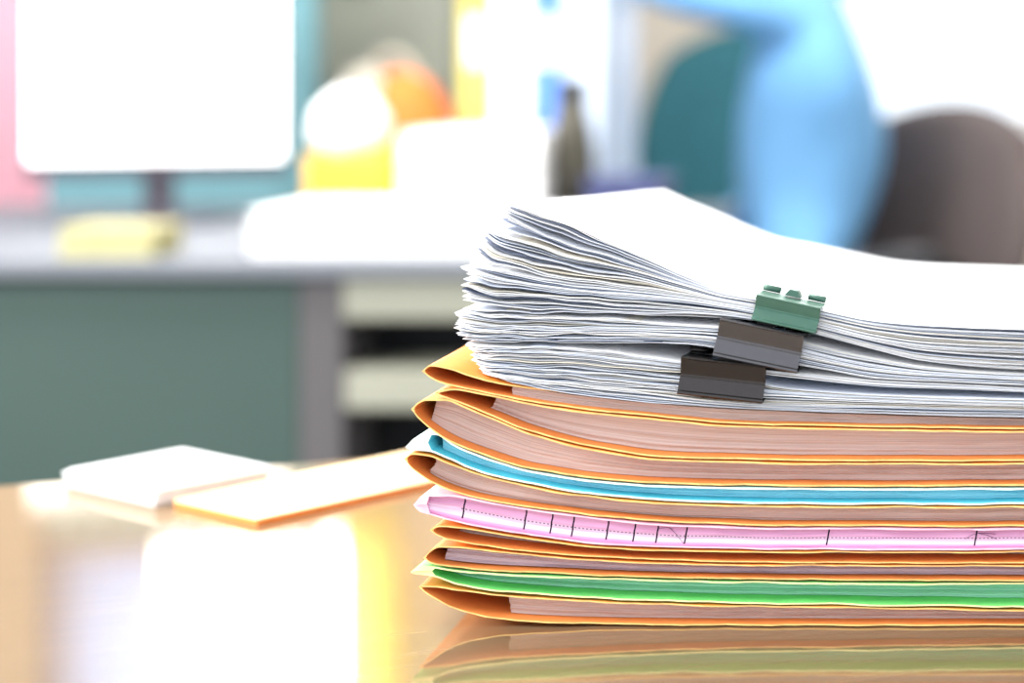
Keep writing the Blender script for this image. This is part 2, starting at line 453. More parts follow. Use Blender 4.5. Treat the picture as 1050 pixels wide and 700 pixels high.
# ---- white paper bundles: every visible sheet is a mesh of its own ---------
def sheet_mesh(name, xl, zf, rot, piv, yoff, mats, parent, seed, length=0.297, depth=0.21, curl=0.0, fr_noise=0.0006):
    nu, nv = 64, 7
    th = 0.00006
    V, Fc = [], []
    us = np.linspace(0, 1, nu) ** 1.35
    X0 = px2X(xl); c, s = math.cos(rot), math.sin(rot)
    top, bot = [], []
    for j in range(nv):
        v = j / (nv - 1)
        for i in range(nu):
            u = us[i]
            edge = 0.0012 * mnoise.noise((v * 7, seed * 1.7, 2)) * max(0, 1 - u * 8)
            lx = (X0 - piv) + u * length + edge
            ly = v * depth + (fr_noise * mnoise.noise((u * 9, seed * 2.9, 0)) if j == 0 else 0)
            # rounded, slightly torn front left corner
            if j == 0: ly += 0.006 * max(0, 1 - u * 26) ** 2
            X = piv + lx * c + ly * s
            Y = FY + yoff - lx * s + ly * c
            Z = zf(X) + curl * max(0, 1 - u * 14) ** 2 * (1 - 0.4 * v)
            top.append((X, Y, Z + th)); bot.append((X, Y, Z - th))
    V = top + bot; n = nu * nv
    for j in range(nv - 1):
        for i in range(nu - 1):
            a = j * nu + i
            Fc.append((a, a + 1, a + nu + 1, a + nu)); Fc.append((n + a, n + a + nu, n + a + nu + 1, n + a + 1))
    ring = list(range(nu)) + [j * nu + nu - 1 for j in range(1, nv)] + [(nv - 1) * nu + i for i in range(nu - 2, -1, -1)] + [j * nu for j in range(nv - 2, 0, -1)]
    for a, b in zip(ring, ring[1:] + ring[:1]): Fc.append((b, a, n + a, n + b))
    return mesh_obj(name, V, Fc, mats, parent, smooth=False)

def bundle(label, n, top, bot, left, rot, piv_px, seed, wk=1.0, curl=1.0, group='white paper bundles', yoff=(0.0, 0.0012), gap=0.0):
    r = np.random.default_rng(seed)
    knots = np.array([440, 500, 570, 650, 735, 800, 900, 1050, 1290], float)
    W = []
    for q, kx in enumerate(knots):
        loose = [1, 1, 1, .75, .35, .1, .3, .5, .4][q] * wk
        w = 0.30 + loose * r.gamma(0.24, 4.6, n)
        if gap and kx > 760: w[int(n * .72)] += gap * w.sum()
        W.append(w)
    # neighbouring knots share their gaps so a gap runs on for a while
    for q in range(1, len(knots)): W[q] = 0.55 * W[q - 1] + 0.45 * W[q] if q in (1, 2, 3, 7, 8) else W[q]
    Cm = []
    for w in W:
        cm = np.cumsum(w); cm = (cm - cm[0]) / (cm[-1] - cm[0]); Cm.append(cm)
    Cm = np.array(Cm)                       # knots x sheets
    root = thing('paper_bundle', label, 'papers', (0, 0, 0), 0, group)
    curls = np.convolve(r.normal(0, 1, n + 8), np.ones(5) / 5, 'same')[4:4 + n]
    ragg = np.convolve(r.normal(0, 1, n + 8), np.ones(3) / 3, 'same')[4:4 + n]
    xg = np.linspace(430, 1330, 361)
    tg, bg = top(xg), bot(xg)
    for k in range(n):
        t = k / (n - 1)
        fk = np.interp(xg, knots, Cm[:, k])
        fk = np.convolve(np.pad(fk, 10, 'edge'), np.ones(21) / 21, 'valid')
        yg = bg + (tg - bg) * fk
        ripple = np.array([mnoise.noise((x / 38.0, t * 9 + seed, seed * 2.0)) for x in xg]) * 3.2 * np.clip((730 - xg) / 160, 0.12, 1)
        ripple += np.array([mnoise.noise((x / 17.0, t * 14 + seed, seed * 5.0)) for x in xg]) * 1.5 * np.clip((600 - xg) / 100, 0.05, 1)
        yg = yg + ripple
        zg = py2Z(yg); Xg = px2X(xg)
        zf = lambda X, zg=zg, Xg=Xg: float(np.interp(X, Xg, zg))
        xl = left(t) + ragg[k] * 4.5 + r.normal(0, 1.8)
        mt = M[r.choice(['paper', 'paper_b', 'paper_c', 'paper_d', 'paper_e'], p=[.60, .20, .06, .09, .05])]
        if k == n - 1: mt = M['paper']
        sheet_mesh('sheet', xl, zf, math.radians(rot(t) + r.normal(0, 0.25)), px2X(piv_px), yoff[0] + min(.006, r.gamma(.7, .0013)), mt, root,
                   seed * 100 + k, curl=curls[k] * 0.0016 * curl)
    return root

T1 = pchip([(430,190),(470,200),(500,212),(520,216),(560,228),(600,244),(650,264),(700,285),(740,299),(780,306),(810,311.5),(850,319.5),(900,328),(950,331),(1050,333),(1330,337)])
B1 = pchip([(430,316),(500,321),(600,322),(650,323.5),(700,325),(740,326.5),(780,330),(810,336),(850,346),(900,359),(950,370),(1050,378),(1330,384)])
T2 = pchip([(430,321),(500,325),(600,327),(650,330),(700,334),(740,336),(780,341),(820,350),(850,358),(900,368),(950,376),(1050,382),(1330,388)])
B2 = pchip([(430,347),(500,351),(600,352),(650,352),(700,353),(740,358),(780,366),(820,374),(850,379),(900,387),(1000,391),(1050,393),(1330,398)])
T3 = pchip([(430,352),(500,357),(550,357),(600,359.5),(650,365),(700,371),(740,374.5),(780,379),(820,383),(900,390),(1000,394.5),(1050,397),(1330,402)])
B3 = pchip([(430,372),(470,380),(550,389),(600,394),(700,401),(740,404.5),(780,407.5),(850,410),(1050,415),(1330,418)])
T4 = pchip([(430,374),(470,381),(550,390),(600,395.5),(700,403.5),(740,407),(780,410.5),(850,412.5),(1050,417),(1330,420)])
B4 = pchip([(430,376),(470,382.5),(480,383),(550,398),(600,405.5),(700,415),(780,419.5),(1050,427.5),(1330,430)])

L1 = pchip([(0, 466), (.1, 464), (.25, 462), (.4, 468), (.55, 474), (.7, 486), (.85, 497), (1, 504)])
bundle('thick fanned bundle of white papers topping the stack, held by the green clip', 72, T1, B1, lambda t: float(L1(t)), lambda t: 2.5 + 5.0 * t, 808, 11, curl=1.0)
L2 = pchip([(0, 463), (.5, 461), (1, 466)])
bundle('middle bundle of white papers held by the tilted dark clip below the green one', 34, T2, B2, lambda t: float(L2(t)), lambda t: 2.0, 780, 12, wk=.9)
L3 = pchip([(0, 487), (.5, 480), (1, 474)])
bundle('lower bundle of white papers held by the lowest dark clip', 34, T3, B3, lambda t: float(L3(t)), lambda t: 1.5, 742, 13, wk=1.2, gap=.7)
L4 = pchip([(0, 492), (1, 488)])
bundle('thin unclipped layer of white papers on the topmost orange folder', 12, T4, B4, lambda t: float(L4(t)), lambda t: 0.5, 742, 14, wk=.8, curl=.3)

# ---- binder clips ----------------------------------------------------------
def clip_mat(name, c, metal=.85, rough=0.22):
    m = plain(name, c, rough, metal, noise=.05, scale=300, spec=.6, bump=.02)
    return m
M['clip_green'] = clip_mat('green enamelled steel', srgb(62, 100, 86), .15, .5)  # green is a lens flare tint painted into the steel colour
M['clip_dark'] = clip_mat('gunmetal steel', srgb(86, 84, 87), .85, .27)
M['clip_brown'] = clip_mat('dark bronze steel', srgb(60, 56, 56), .85, .25)
M['steel'] = plain('dark wire', srgb(60, 62, 64), 0.25, 0.9, noise=.05)

def binder_clip(label, cx, cy, w_px, h_px, tilt, rotz, mat, bundle_h_px, depth=0.015, ymid=0.0):
    """spine facing the viewer, two sprung jaws running back over the papers, wire handles folded on them"""
    w = w_px / SC / 1000; h = h_px / SC / 1000; bh = bundle_h_px / SC / 1000
    root = thing('binder_clip', label, 'clip', (px2X(cx), FY - 0.0012, py2Z(cy)), 0, 'binder clips on the white papers')
    root.rotation_euler = (0, math.radians(tilt), math.radians(rotz))
    hh = h / 2
    jz = bh / 2 + 0.0004
    # outline of the pressed sheet in (y, z): lower jaw -> spine with a crease -> upper jaw
    half = [(depth, jz), (depth * .6, jz + (hh - jz) * .25), (depth * .2, hh * .95), (-0.0016, hh), (-0.0026, hh * .985), (-0.0030, hh * .93), (-0.0026, hh * .86), (-0.0014, hh * .40), (-0.0005, hh * .06)]
    low = [(-0.0005, -hh * .02), (-0.0009, -hh * .10), (-0.0019, -hh * .45), (-0.0027, -hh * .74), (-0.0033, -hh * .80), (-0.0036, -hh * .90), (-0.0030, -hh * .985), (0.0006, -hh), (depth * .25, -hh * .93), (depth * .6, -jz - (hh - jz) * .25), (depth, -jz)]
    pts = [(y, z) for y, z in half] + low
    t = 0.00035
    inner = []
    for i, (y, z) in enumerate(pts):
        a = Vector(pts[max(i - 1, 0)]); b = Vector(pts[min(i + 1, len(pts) - 1)]); d = (b - a).normalized()
        nrm = Vector((-d.y, d.x))
        # inward = towards +y / centre
        c = Vector((depth * .6, 0)) - Vector((y, z))
        if nrm.dot(c) < 0: nrm = -nrm
        inner.append((y + nrm.x * t, z + nrm.y * t))
    V, Fc = [], []
    nP = len(pts)
    for xx in (-w / 2, w / 2):
        V += [(xx, y, z) for y, z in pts] + [(xx, y, z) for y, z in inner]
    o = 2 * nP
    for i in range(nP - 1):
        Fc.append((i, i + 1, o + i + 1, o + i)); Fc.append((nP + i, o + nP + i, o + nP + i + 1, nP + i + 1))
        Fc.append((i, nP + i, nP + i + 1, i + 1)); Fc.append((o + i, o + i + 1, o + nP + i + 1, o + nP + i))
    Fc.append((0, o, o + nP, nP)); Fc.append((nP - 1, nP + nP - 1, o + nP + nP - 1, o + nP - 1))
    mesh_obj('clip_body', V, Fc, mat, root)
    # rolled sleeves at the jaw ends (hold the wire) and wire handles folded flat
    for sg in (1, -1):
        zj = sg * (jz + 0.0013)
        for sx in (-1, 1):
            bm = tube_bm([(sx * w * .49, depth, zj), (sx * w * .40, depth, zj), (sx * w * .22, depth, zj)], 0.0012, 12)
            bm_obj('jaw_sleeve', bm, mat, root, smooth=True)
        if sg > 0 and w < .028: continue
        L = 0.026 if w > 0.028 else 0.021
        pth = []
        for a in np.linspace(0, PI, 13):
            pth.append((math.cos(a) * w * .20, depth + L * .62 + math.sin(a) * L * .36, zj + sg * 0.0022))
        pth = [(w * .38, depth, zj), (w * .30, depth + L * .2, zj + sg * 0.0012)] + pth + [(-w * .30, depth + L * .2, zj + sg * 0.0012), (-w * .38, depth, zj)]
        bm_obj('wire_handle', tube_bm(pth, 0.00065, 8), M['steel'], root, smooth=True)
    # pressed tongue in the middle of the upper jaw
    bm = bmesh.new(); V = []
    for q, (f, zz) in enumerate(((-1, 0), (-.5, 0.0024), (.5, 0.0024), (1, 0))):
        for dy in (depth * .55, depth * 1.02):
            V.append(bm.verts.new((f * w * .13, dy, jz + 0.0006 + zz)))
    for q in range(3): bm.faces.new((V[2*q], V[2*q+1], V[2*q+3], V[2*q+2]))
    bm.faces.new((V[0], V[2], V[4], V[6])); bm.faces.new((V[7], V[5], V[3], V[1])); bm.faces.new((V[0], V[6], V[7], V[1]))
    bm_obj('jaw_tongue', bm, mat, root)
    return root

binder_clip('small green-tinted binder clip, highest of the three clips', 807.6, 320.3, 67.5, 27, 11.5, -4, M['clip_green'], 25.0, depth=0.0095)
binder_clip('dark grey binder clip with a blue sheen, tilted between the other two clips', 779.0, 353.0, 88, 40, 11.2, -2, M['clip_dark'], 25.5)
binder_clip('dark bronze binder clip, lowest of the three clips', 741.7, 387.8, 87.5, 39, 6.0, -1.5, M['clip_brown'], 31.0)

# ================================================================ THE TABLE
def rot2(p, a): return (p[0] * math.cos(a) - p[1] * math.sin(a), p[0] * math.sin(a) + p[1] * math.cos(a))
TA = math.radians(21.6)
tb = thing('table', 'glossy light wooden table carrying the stack of folders', 'table', (-0.487, 0.938, 0), TA)
M['dark_metal'] = plain('dark grey metal', srgb(60, 62, 66), 0.4, 0.6)
bm = box_bm(-0.42, 1.15, -0.80, 0.0, TZ - 0.028, TZ - 0.0003)
o = bm_obj('table_top', bm, M['wood'], tb, bevel=0.002)
for lx in (-0.36, 1.09):
    for ly in (-0.74, -0.06):
        bev_box('leg', (lx - .022, lx + .022, ly - .022, ly + .022, 0, TZ - .028), M['dark_metal'], tb)
for dims in ((-0.33, 1.06, -0.75, -0.73, TZ - .09, TZ - .03), (-0.33, 1.06, -0.07, -0.05, TZ - .09, TZ - .03)):
    bev_box('apron', dims, M['dark_metal'], tb)

# orange pad and a little pile of white paper on the table
pd = thing('notepad', 'flat orange notepad lying on the table beside the stack', 'notepad', (-0.3265, 0.8535, TZ), math.radians(55.2))
M['pad_top'] = plain('cream orange cover', srgb(255, 222, 172), 0.5, noise=.03)
bev_box('cover', (0.0, 0.150, 0.0, 0.066, 0.0026, 0.0034), M['pad_top'], pd, bevel=0.0002)
bev_box('page_block', (0.0004, 0.150, 0.0006, 0.0655, 0.0, 0.0026), M['orange_in'], pd, bevel=0.0002)
pl = thing('paper_pile', 'low pile of white paper lying behind the orange notepad near the table edge', 'papers', (-0.389, 0.890, TZ), math.radians(55.2), 'white paper piles')
r = random.Random(5)
for k in range(12):
    dx, dy = r.uniform(-.0015, .0015), r.uniform(-.0015, .0015)
    bev_box('sheet', (dx, .062 + dx, dy, .078 + dy, k * .0007, k * .0007 + .0006), M['paper'], pl, bevel=0)

# ================================================================ BACKGROUND
def at(px, py, Y):
    return ((px - PX0) * Y / F, Y, TZ + HC - (py - PY0) * Y / F)

M['panel'] = plain('grey green laminate', srgb(62, 80, 75), 0.45, noise=.04, scale=3)  # greenish lens flare tint painted into the grey panel
M['panel_side'] = plain('grey laminate', srgb(88, 85, 87), 0.55, noise=.04, scale=3)
M['desk_top'] = plain('pale grey laminate', srgb(112, 116, 124), 0.65, noise=.03, scale=5)
M['shelf'] = plain('pale beige laminate', srgb(152, 152, 138), 0.4, noise=.03, scale=5)
M['black'] = plain('black interior', srgb(10, 10, 14), 0.7)
dk = thing('desk', 'pale topped grey office desk with open shelves, standing behind the table', 'desk', (-0.9, 2.4, 0))
def dbox(name, x0, x1, y0, y1, z0, z1, m, bevel=.003): return bev_box(name, (x0 + .9, x1 + .9, y0 - 2.4, y1 - 2.4, z0, z1), m, dk, bevel)
dbox('desktop', -1.75, -0.36, 2.03, 2.86, TZ - 0.018, TZ, M['desk_top'])
dbox('front_panel', -1.75, -0.74, 2.055, 2.075, 0.04, TZ - 0.018, M['panel'])
dbox('side_panel', -0.739, -0.690, 2.050, 2.80, 0.0, TZ - 0.018, M['panel_side'])
dbox('side_panel', -0.40, -0.37, 2.050, 2.80, 0.0, TZ - 0.018, M['panel_side'])
dbox('side_panel', -1.75, -1.72, 2.08, 2.80, 0.0, TZ - 0.018, M['panel_side'])
dbox('back_board', -0.69, -0.40, 2.152, 2.17, 0.05, TZ - 0.018, M['black'])  # black board stands in for the shade inside the open shelves
dbox('fascia', -0.689, -0.401, 2.045, 2.07, TZ - 0.066, TZ - 0.019, M['shelf'])
for z in (0.575, 0.36, 0.06):
    dbox('shelf', -0.689, -0.401, 2.05, 2.15, z, z + 0.044, M['shelf'])

# monitor
M['screen'] = emis('lit white screen', (1, 0.985, 0.99, 1), 2.6)
M['bezel'] = plain('grey plastic', srgb(76, 72, 82), 0.4)
mo = thing('monitor', 'desk monitor with a glaring white screen on the rear desk', 'monitor', (-1.088, 2.50, TZ), math.radians(20))
bev_box('casing', (-.160, .160, 0.0, .035, .064, .365), M['bezel'], mo, .005)
bev_box('screen', (-.156, .156, -.003, -.0002, .086, .358), M['screen'], mo, .0)
bev_box('stand', (-.020, .020, .012, .03, .012, .09), M['bezel'], mo, .003)
bm_obj('stand_base', lathe_bm([(0, 0), (.085, 0), (.085, .006), (.03, .012), (0, .012)], 32, (0, .02, 0)), M['bezel'], mo)

# yellow pad block under the monitor
M['pale_yellow'] = plain('pale yellow', srgb(178, 172, 126), 0.6)
nb = thing('note_block', 'pale yellow note block on the rear desk under the monitor', 'note block', (-.955, 2.10, TZ))
for k in range(4): bev_box('pad', (-.052 + k * .001, .05 + k * .001, -.04, .04, k * .0085, k * .0085 + .008), M['pale_yellow'], nb, .001)

# white paper piles on the rear desk
M['glare_paper'] = paper_mat('bright white paper', srgb(255, 255, 255), 0.05)
for lab, x0, x1, y0, y1, n, nm in (('wide pile of white papers along the front of the rear desk', -.805, -.535, 2.09, 2.30, 20, 1), ('second pile of white papers on the rear desk, hidden partly by the stack', -.525, -.39, 2.09, 2.30, 16, 1)):
    p = thing('paper_pile', lab, 'papers', ((x0 + x1) / 2, (y0 + y1) / 2, TZ), 0, 'white paper piles')
    w, d = (x1 - x0) / 2, (y1 - y0) / 2
    for k in range(n):
        dx, dy = r.uniform(-.006, .006), r.uniform(-.006, .006)
        bev_box('sheet', (-w + dx, w + dx, -d + dy, d + dy, k * .0024, k * .0024 + .0022), M['glare_paper'], p, 0)

# tissue box
M['yellow'] = plain('yellow card', srgb(240, 184, 60), 0.5, noise=.03)
tx = thing('tissue_box', 'yellow box with a white puff of tissue on top, right of the monitor', 'tissue box', (-.786, 2.42, TZ), math.radians(-8))
bev_box('box_body', (-.055, .055, -.055, .055, 0, .098), M['yellow'], tx, .004)
bm = bmesh.new(); bmesh.ops.create_icosphere(bm, subdivisions=4, radius=1)
for v in bm.verts:
    f = 1 + .10 * mnoise.noise(v.co * 2.2) + .05 * mnoise.noise(v.co * 5)
    v.co = Vector((v.co.x * .047 * f, v.co.y * .045 * f, max(-.004, .046 + v.co.z * .05 * f)))
    if v.co.z < .03: k = .45 + .55 * max(0, v.co.z) / .03; v.co.x *= k; v.co.y *= k
bm_obj('tissue', bm, M['glare_paper'], tx, smooth=True, loc=(-.018, -.01, .086))

# orange and white soft bag
M['bag_o'] = plain('orange cloth', srgb(232, 122, 58), 0.8, noise=.05)
M['bag_w'] = plain('off white cloth', srgb(186, 180, 168), 0.8, noise=.05)
bg = thing('bag', 'orange and off-white soft bag behind the tissue box', 'bag', (-.845, 2.72, TZ))
def blob(rx, ry, rz, c, name, m, lean=0):
    bm = bmesh.new(); bmesh.ops.create_uvsphere(bm, u_segments=28, v_segments=18, radius=1)
    for v in bm.verts:
        z = v.co.z; e = lambda q: math.copysign(abs(q) ** .75, q)
        v.co = Vector((c[0] + e(v.co.x) * rx + lean * z, c[1] + e(v.co.y) * ry, max(0.001, c[2] + z * rz)))
    return bm_obj(name, bm, m, bg, smooth=True)
bg.scale = (.92, .9, .90)
blob(.062, .05, .115, (.045, 0, .112), 'pocket', M['bag_o'], -.03)
blob(.05, .05, .118, (-.052, 0, .116), 'pouch', M['bag_w'], .015)
bm_obj('handle', tube_bm([(-.05 + .1 * t, 0, .21 + .045 * math.sin(PI * t)) for t in np.linspace(0, 1, 11)], .006, 8), M['bag_w'], bg, smooth=True)

# white letter tray
M['white_plastic'] = plain('white plastic', srgb(250, 250, 250), 0.35, noise=.01)
lt = thing('letter_tray', 'white stacked letter tray right of the tissue box', 'tray', (-.630, 2.43, TZ), math.radians(2))
for k in range(3):
    z = k * .044
    bm = box_bm(-.085, .085, -.105, .095, z, z + .004)
    bm = box_bm(-.085, -.081, -.105, .095, z + .004, z + .040, bm); bm = box_bm(.081, .085, -.105, .095, z + .004, z + .040, bm)
    bm = box_bm(-.081, .081, .091, .095, z + .004, z + .040, bm)
    t_ = bm_obj('tray', bm, M['white_plastic'], lt)
    bev_box('sheets', (-.078, .078, -.10, .085, z + .0045, z + .036), M['glare_paper'], lt, .001)

# dark bottle
M['olive'] = plain('dark olive glass', srgb(66, 62, 50), 0.35, noise=.05, spec=.5)
bt = thing('bottle', 'slim dark olive bottle beside the upright files', 'bottle', (-.522, 2.43, TZ))
bm_obj('bottle_body', lathe_bm([(0, 0), (.029, 0), (.031, .006), (.030, .09), (.027, .12), (.022, .145), (.019, .165), (0, .166)], 28), M['olive'], bt, smooth=True)
bm_obj('cap', lathe_bm([(0, .166), (.020, .166), (.020, .19), (.017, .194), (0, .194)], 24), M['dark_metal'], bt, smooth=True)

# upright lever arch files
def lever_file(x, y, w, h, m, lab, lean):
    f = thing('lever_arch_file', lab, 'file', (x, y, TZ), math.radians(-6), 'upright files on the rear desk')
    f.rotation_euler = (0, 0, 0)
    bm = box_bm(-w / 2, -w / 2 + .003, -.14, .14, .0, h); bm = box_bm(w / 2 - .003, w / 2, -.14, .14, .0, h, bm)
    bm = box_bm(-w / 2 + .003, w / 2 - .003, -.14, -.137, .0, h, bm)
    bm_obj('cover', bm, m, f)
    bev_box('pages', (-w / 2 + .004, w / 2 - .004, -.13, .13, .004, h - .012), M['glare_paper'], f, .001)
    bev_box('spine_label', (-w * .24, w * .24, -.1412, -.1402, h * .64, h * .84), M['white_plastic'], f, 0)
    bm_obj('finger_ring', tube_bm([(.012 * math.cos(a), -.141, h * .18 + .012 * math.sin(a)) for a in np.linspace(0, 2 * PI, 17)[:-1]], .002, 6, closed=True), M['steel'], f, smooth=True)
M['f_yel'] = plain('yellow file', srgb(196, 182, 90), .5); M['f_blue'] = plain('blue file', srgb(84, 130, 214), .5)
M['f_white'] = plain('white file', srgb(244, 246, 250), .5, noise=.01); M['f_navy'] = plain('navy file', srgb(60, 66, 106), .5)
M['f_pale'] = plain('pale blue file', srgb(206, 220, 240), .5, noise=.02); M['f_pink'] = plain('pale pink file', srgb(226, 200, 214), .5)
for x, w, m, lab, ln in ((-.682, .040, 'f_yel', 'yellow upright file at the left end of the row of files', 0), (-.632, .050, 'f_white', 'white upright file between the yellow file and the blue file', 0),
                        (-.584, .038, 'f_blue', 'blue upright file in the row behind the bottle', 0), (-.536, .050, 'f_pale', 'very pale blue upright file at the right end of the row', 0),
                        ):
    lever_file(x, 2.70, w, .33, M[m], lab, ln)
bev = thing('storage_box', 'navy storage box at the right end of the rear desk', 'box', (-.440, 2.40, TZ))
bev_box('box_body', (-.045, .045, -.06, .06, 0, .058), M['f_navy'], bev, .003)
bev_box('lid', (-.048, .048, -.063, .063, .058, .07), M['f_navy'], bev, .002)

# teal desk screen behind the monitor, grey filing cabinet, added screen in flare pink
M['teal_fab'] = plain('pale teal fabric', srgb(104, 146, 156), .8, noise=.06)
ds = thing('desk_screen', 'pale teal fabric partition screen behind the monitor', 'partition', (-1.25, 2.90, 0))
bev_box('fabric_panel', (-.18, .235, -.015, .015, .06, 1.25), M['teal_fab'], ds, .006)
bev_box('top_rail', (-.185, .24, -.018, .018, 1.25, 1.275), M['bezel'], ds, .003)
for x in (-.15, .2): bev_box('foot', (x - .02, x + .02, -.16, .16, 0, .06), M['bezel'], ds, .005)
M['cab'] = plain('olive grey steel', srgb(150, 152, 140), .5, noise=.03, scale=4)
fc = thing('filing_cabinet', 'tall olive-grey filing cabinet behind the rear desk', 'cabinet', (-1.02, 3.45, 0))
bev_box('cabinet_body', (-.26, .15, -.25, .25, 0, 1.21), M['cab'], fc, .004)
for k in range(4):
    d = bev_box('drawer', (-.245, .135, -.268, -.251, .03 + k * .295, .315 + k * .295), M['cab'], fc, .003)
    bev_box('handle', (-.115, .005, -.285, -.2685, .21 + k * .295, .23 + k * .295), M['steel'], d, .003)
M['pink_c'] = paper_mat('pale pink cloth', srgb(248, 206, 220), .6)  # screen added to carry the pink of the lens flare
M['rail'] = plain('white rail', srgb(230, 230, 230), .4)
pk = thing('partition_screen', 'pale pink partition screen at the left behind the monitor', 'partition', (-1.78, 3.18, 0))
bev_box('fabric_panel', (-.30, .31, -.012, .012, .06, 1.15), M['pink_c'], pk, .005)
bev_box('top_rail', (-.305, .315, -.016, .016, 1.15, 1.172), M['rail'], pk, .003)
for x in (-.25, .25): bev_box('foot', (x - .02, x + .02, -.15, .15, 0, .06), M['rail'], pk, .005)

# ---- office chairs ----------------------------------------------------------
def office_chair(label, loc, rotz, fab, frame, bw=.46, bh=.56, bz=.50):
    """faces -Y locally; backrest at +Y"""
    c = thing('office_chair', label, 'chair', loc, rotz, 'office chairs')
    def pad(name, w, h, t, curve_, place):
        bm = bmesh.new(); nu, nv = 20, 16; g = {}
        for s_ in (0, 1):
            for i in range(nu + 1):
                for j in range(nv + 1):
                    a = i / nu * 2 - 1; b = j / nv * 2 - 1
                    # square -> rounded shape
                    x = a * math.sqrt(1 - .42 * b * b); z = b * math.sqrt(1 - .42 * a * a)
                    e = max(0, 1 - max(abs(a), abs(b)) ** 6)
                    y = (t / 2) * (e ** .5) * (1 if s_ else -1) + curve_ * x * x
                    g[s_, i, j] = bm.verts.new(place(x * w / 2, y, z * h / 2))
        for s_ in (0, 1):
            for i in range(nu):
                for j in range(nv):
                    bm.faces.new((g[s_, i, j], g[s_, i + 1, j], g[s_, i + 1, j + 1], g[s_, i, j + 1]))
        bmesh.ops.remove_doubles(bm, verts=list(bm.verts), dist=1e-5)
        return bm_obj(name, bm, fab, c, smooth=True)
    pad('seat', .50, .48, .085, -.015, lambda x, y, z: (x, z, .455 + y))
    pad('backrest', bw, bh, .075, -.05, lambda x, y, z: (x, .25 + y + .09 * (z / bh), bz + bh / 2 + z))
    bm_obj('back_bar', tube_bm([(0, .06, .40), (0, .24, .40), (0, .30, .46), (0, .30, .62)], .02, 10), frame, c, smooth=True)
    for sx in (-1, 1):
        bm_obj('armrest', tube_bm([(sx * .20, .05, .40), (sx * .285, .05, .41), (sx * .295, .05, .50), (sx * .295, .05, .63), (sx * .295, -.01, .65), (sx * .295, -.16, .65)], [.014, .014, .014, .014, .02, .02], 10), frame, c, smooth=True)
    bm_obj('column', lathe_bm([(0, .10), (.03, .10), (.03, .25), (.02, .25), (.02, .40), (.09, .405), (.09, .415), (0, .415)], 20), frame, c, smooth=False)
    for k in range(5):
        a = 2 * PI * k / 5 + .3
        bm = tube_bm([(0, 0, .12), (.15 * math.cos(a), .15 * math.sin(a), .105), (.29 * math.cos(a), .29 * math.sin(a), .075)], [.026, .02, .014], 8)
        bm_obj('base_arm', bm, frame, c, smooth=True)
        x, y = .29 * math.cos(a), .29 * math.sin(a)
        nx, ny = -math.sin(a) * .014, math.cos(a) * .014
        bm_obj('caster', tube_bm([(x - nx, y - ny, .032), (x + nx, y + ny, .032)], .03, 16), M['black'], c, smooth=False)
    return c
M['teal_seat'] = plain('dark teal fabric', srgb(44, 100, 112), .8, noise=.08)  # teal tint of the lens flare painted into the dark fabric
M['brown_seat'] = plain('dark grey brown fabric', srgb(84, 74, 72), .75, noise=.08)
office_chair('dark teal office chair standing behind the person in blue', (-.455, 3.70, 0), 0, M['teal_seat'], M['dark_metal'], bw=.50, bh=.55, bz=.49)
office_chair('grey-brown office chair the person in blue sits on', (-.255, 3.13, 0), math.radians(-50), M['brown_seat'], M['dark_metal'], bw=.62, bh=.43, bz=.46)

# ---- person -----------------------------------------------------------------
M['shirt'] = plain('light blue shirt cloth', srgb(126, 184, 234), .8, noise=.06, scale=14, bump=.3)
M['trousers'] = plain('dark blue trousers', srgb(44, 50, 74), .8)
M['skin'] = plain('skin', srgb(226, 172, 146), .5, noise=.04)
M['hair'] = plain('dark brown hair', srgb(52, 38, 32), .5, noise=.15, scale=80)
M['shoe'] = plain('black shoes', srgb(24, 24, 26), .35)
def skin_body(nodes, edges, root):
    """nodes: (x,y,z,rx,ry)"""
    me = bpy.data.meshes.new('body_cage')
    me.from_pydata([n[:3] for n in nodes], edges, [])
    ob = bpy.data.objects.new('body_cage', me); COL.objects.link(ob)
    sk = ob.modifiers.new('skin', 'SKIN'); sk.use_smooth_shade = True
    for i, n in enumerate(nodes):
        d = me.skin_vertices[0].data[i]; d.radius = (n[3], n[4] if len(n) > 4 else n[3]); d.use_root = (i == root)
    sb = ob.modifiers.new('sub', 'SUBSURF'); sb.levels = 2; sb.render_levels = 2
    dg = bpy.context.evaluated_depsgraph_get(); dg.update()
    out = bpy.data.meshes.new_from_object(ob.evaluated_get(dg))
    bpy.data.objects.remove(ob); return out
N_, E_ = [], []
PDX, PDY = -.125, 1.10
def nd(x, y, z, r, ry=None, to=None):
    N_.append((x + PDX, y + PDY, z, r, ry if ry else r)); i = len(N_) - 1
    if to is not None: E_.append((to, i))
    return i
pel = nd(-.17, 2.05, .575, .10)
wst = nd(-.168, 2.05, .70, .120, to=pel)
rib = nd(-.140, 2.05, .85, .152, to=wst)
chs = nd(-.125, 2.05, .975, .158, to=rib)
nck = nd(-.155, 2.05, 1.09, .052, to=chs)
hd0 = nd(-.172, 2.05, 1.16, .068, to=nck); hd1 = nd(-.18, 2.05, 1.235, .086, to=hd0); hd2 = nd(-.165, 2.05, 1.30, .062, to=hd1)
def fingers(hand, c, fwd, side, up):
    c, fwd, side, up = map(Vector, (c, fwd, side, up))
    for k, (o_, L) in enumerate(((-.03, .066), (-.01, .076), (.01, .07), (.03, .055))):
        b = c + fwd * .05 + side * o_; m_ = b + fwd * L * .5 + up * .006; e = m_ + fwd * L * .42 - up * .022
        i1 = nd(*b, .0095, to=hand); i2 = nd(*m_, .0085, to=i1); nd(*e, .0075, to=i2)
    b = c - side * .03 + fwd * .0; m_ = c - side * .055 + fwd * .035 - up * .012; e = m_ + fwd * .03 + side * .012 - up * .008
    i1 = nd(*b, .012, to=hand); i2 = nd(*m_, .01, to=i1); nd(*e, .008, to=i2)
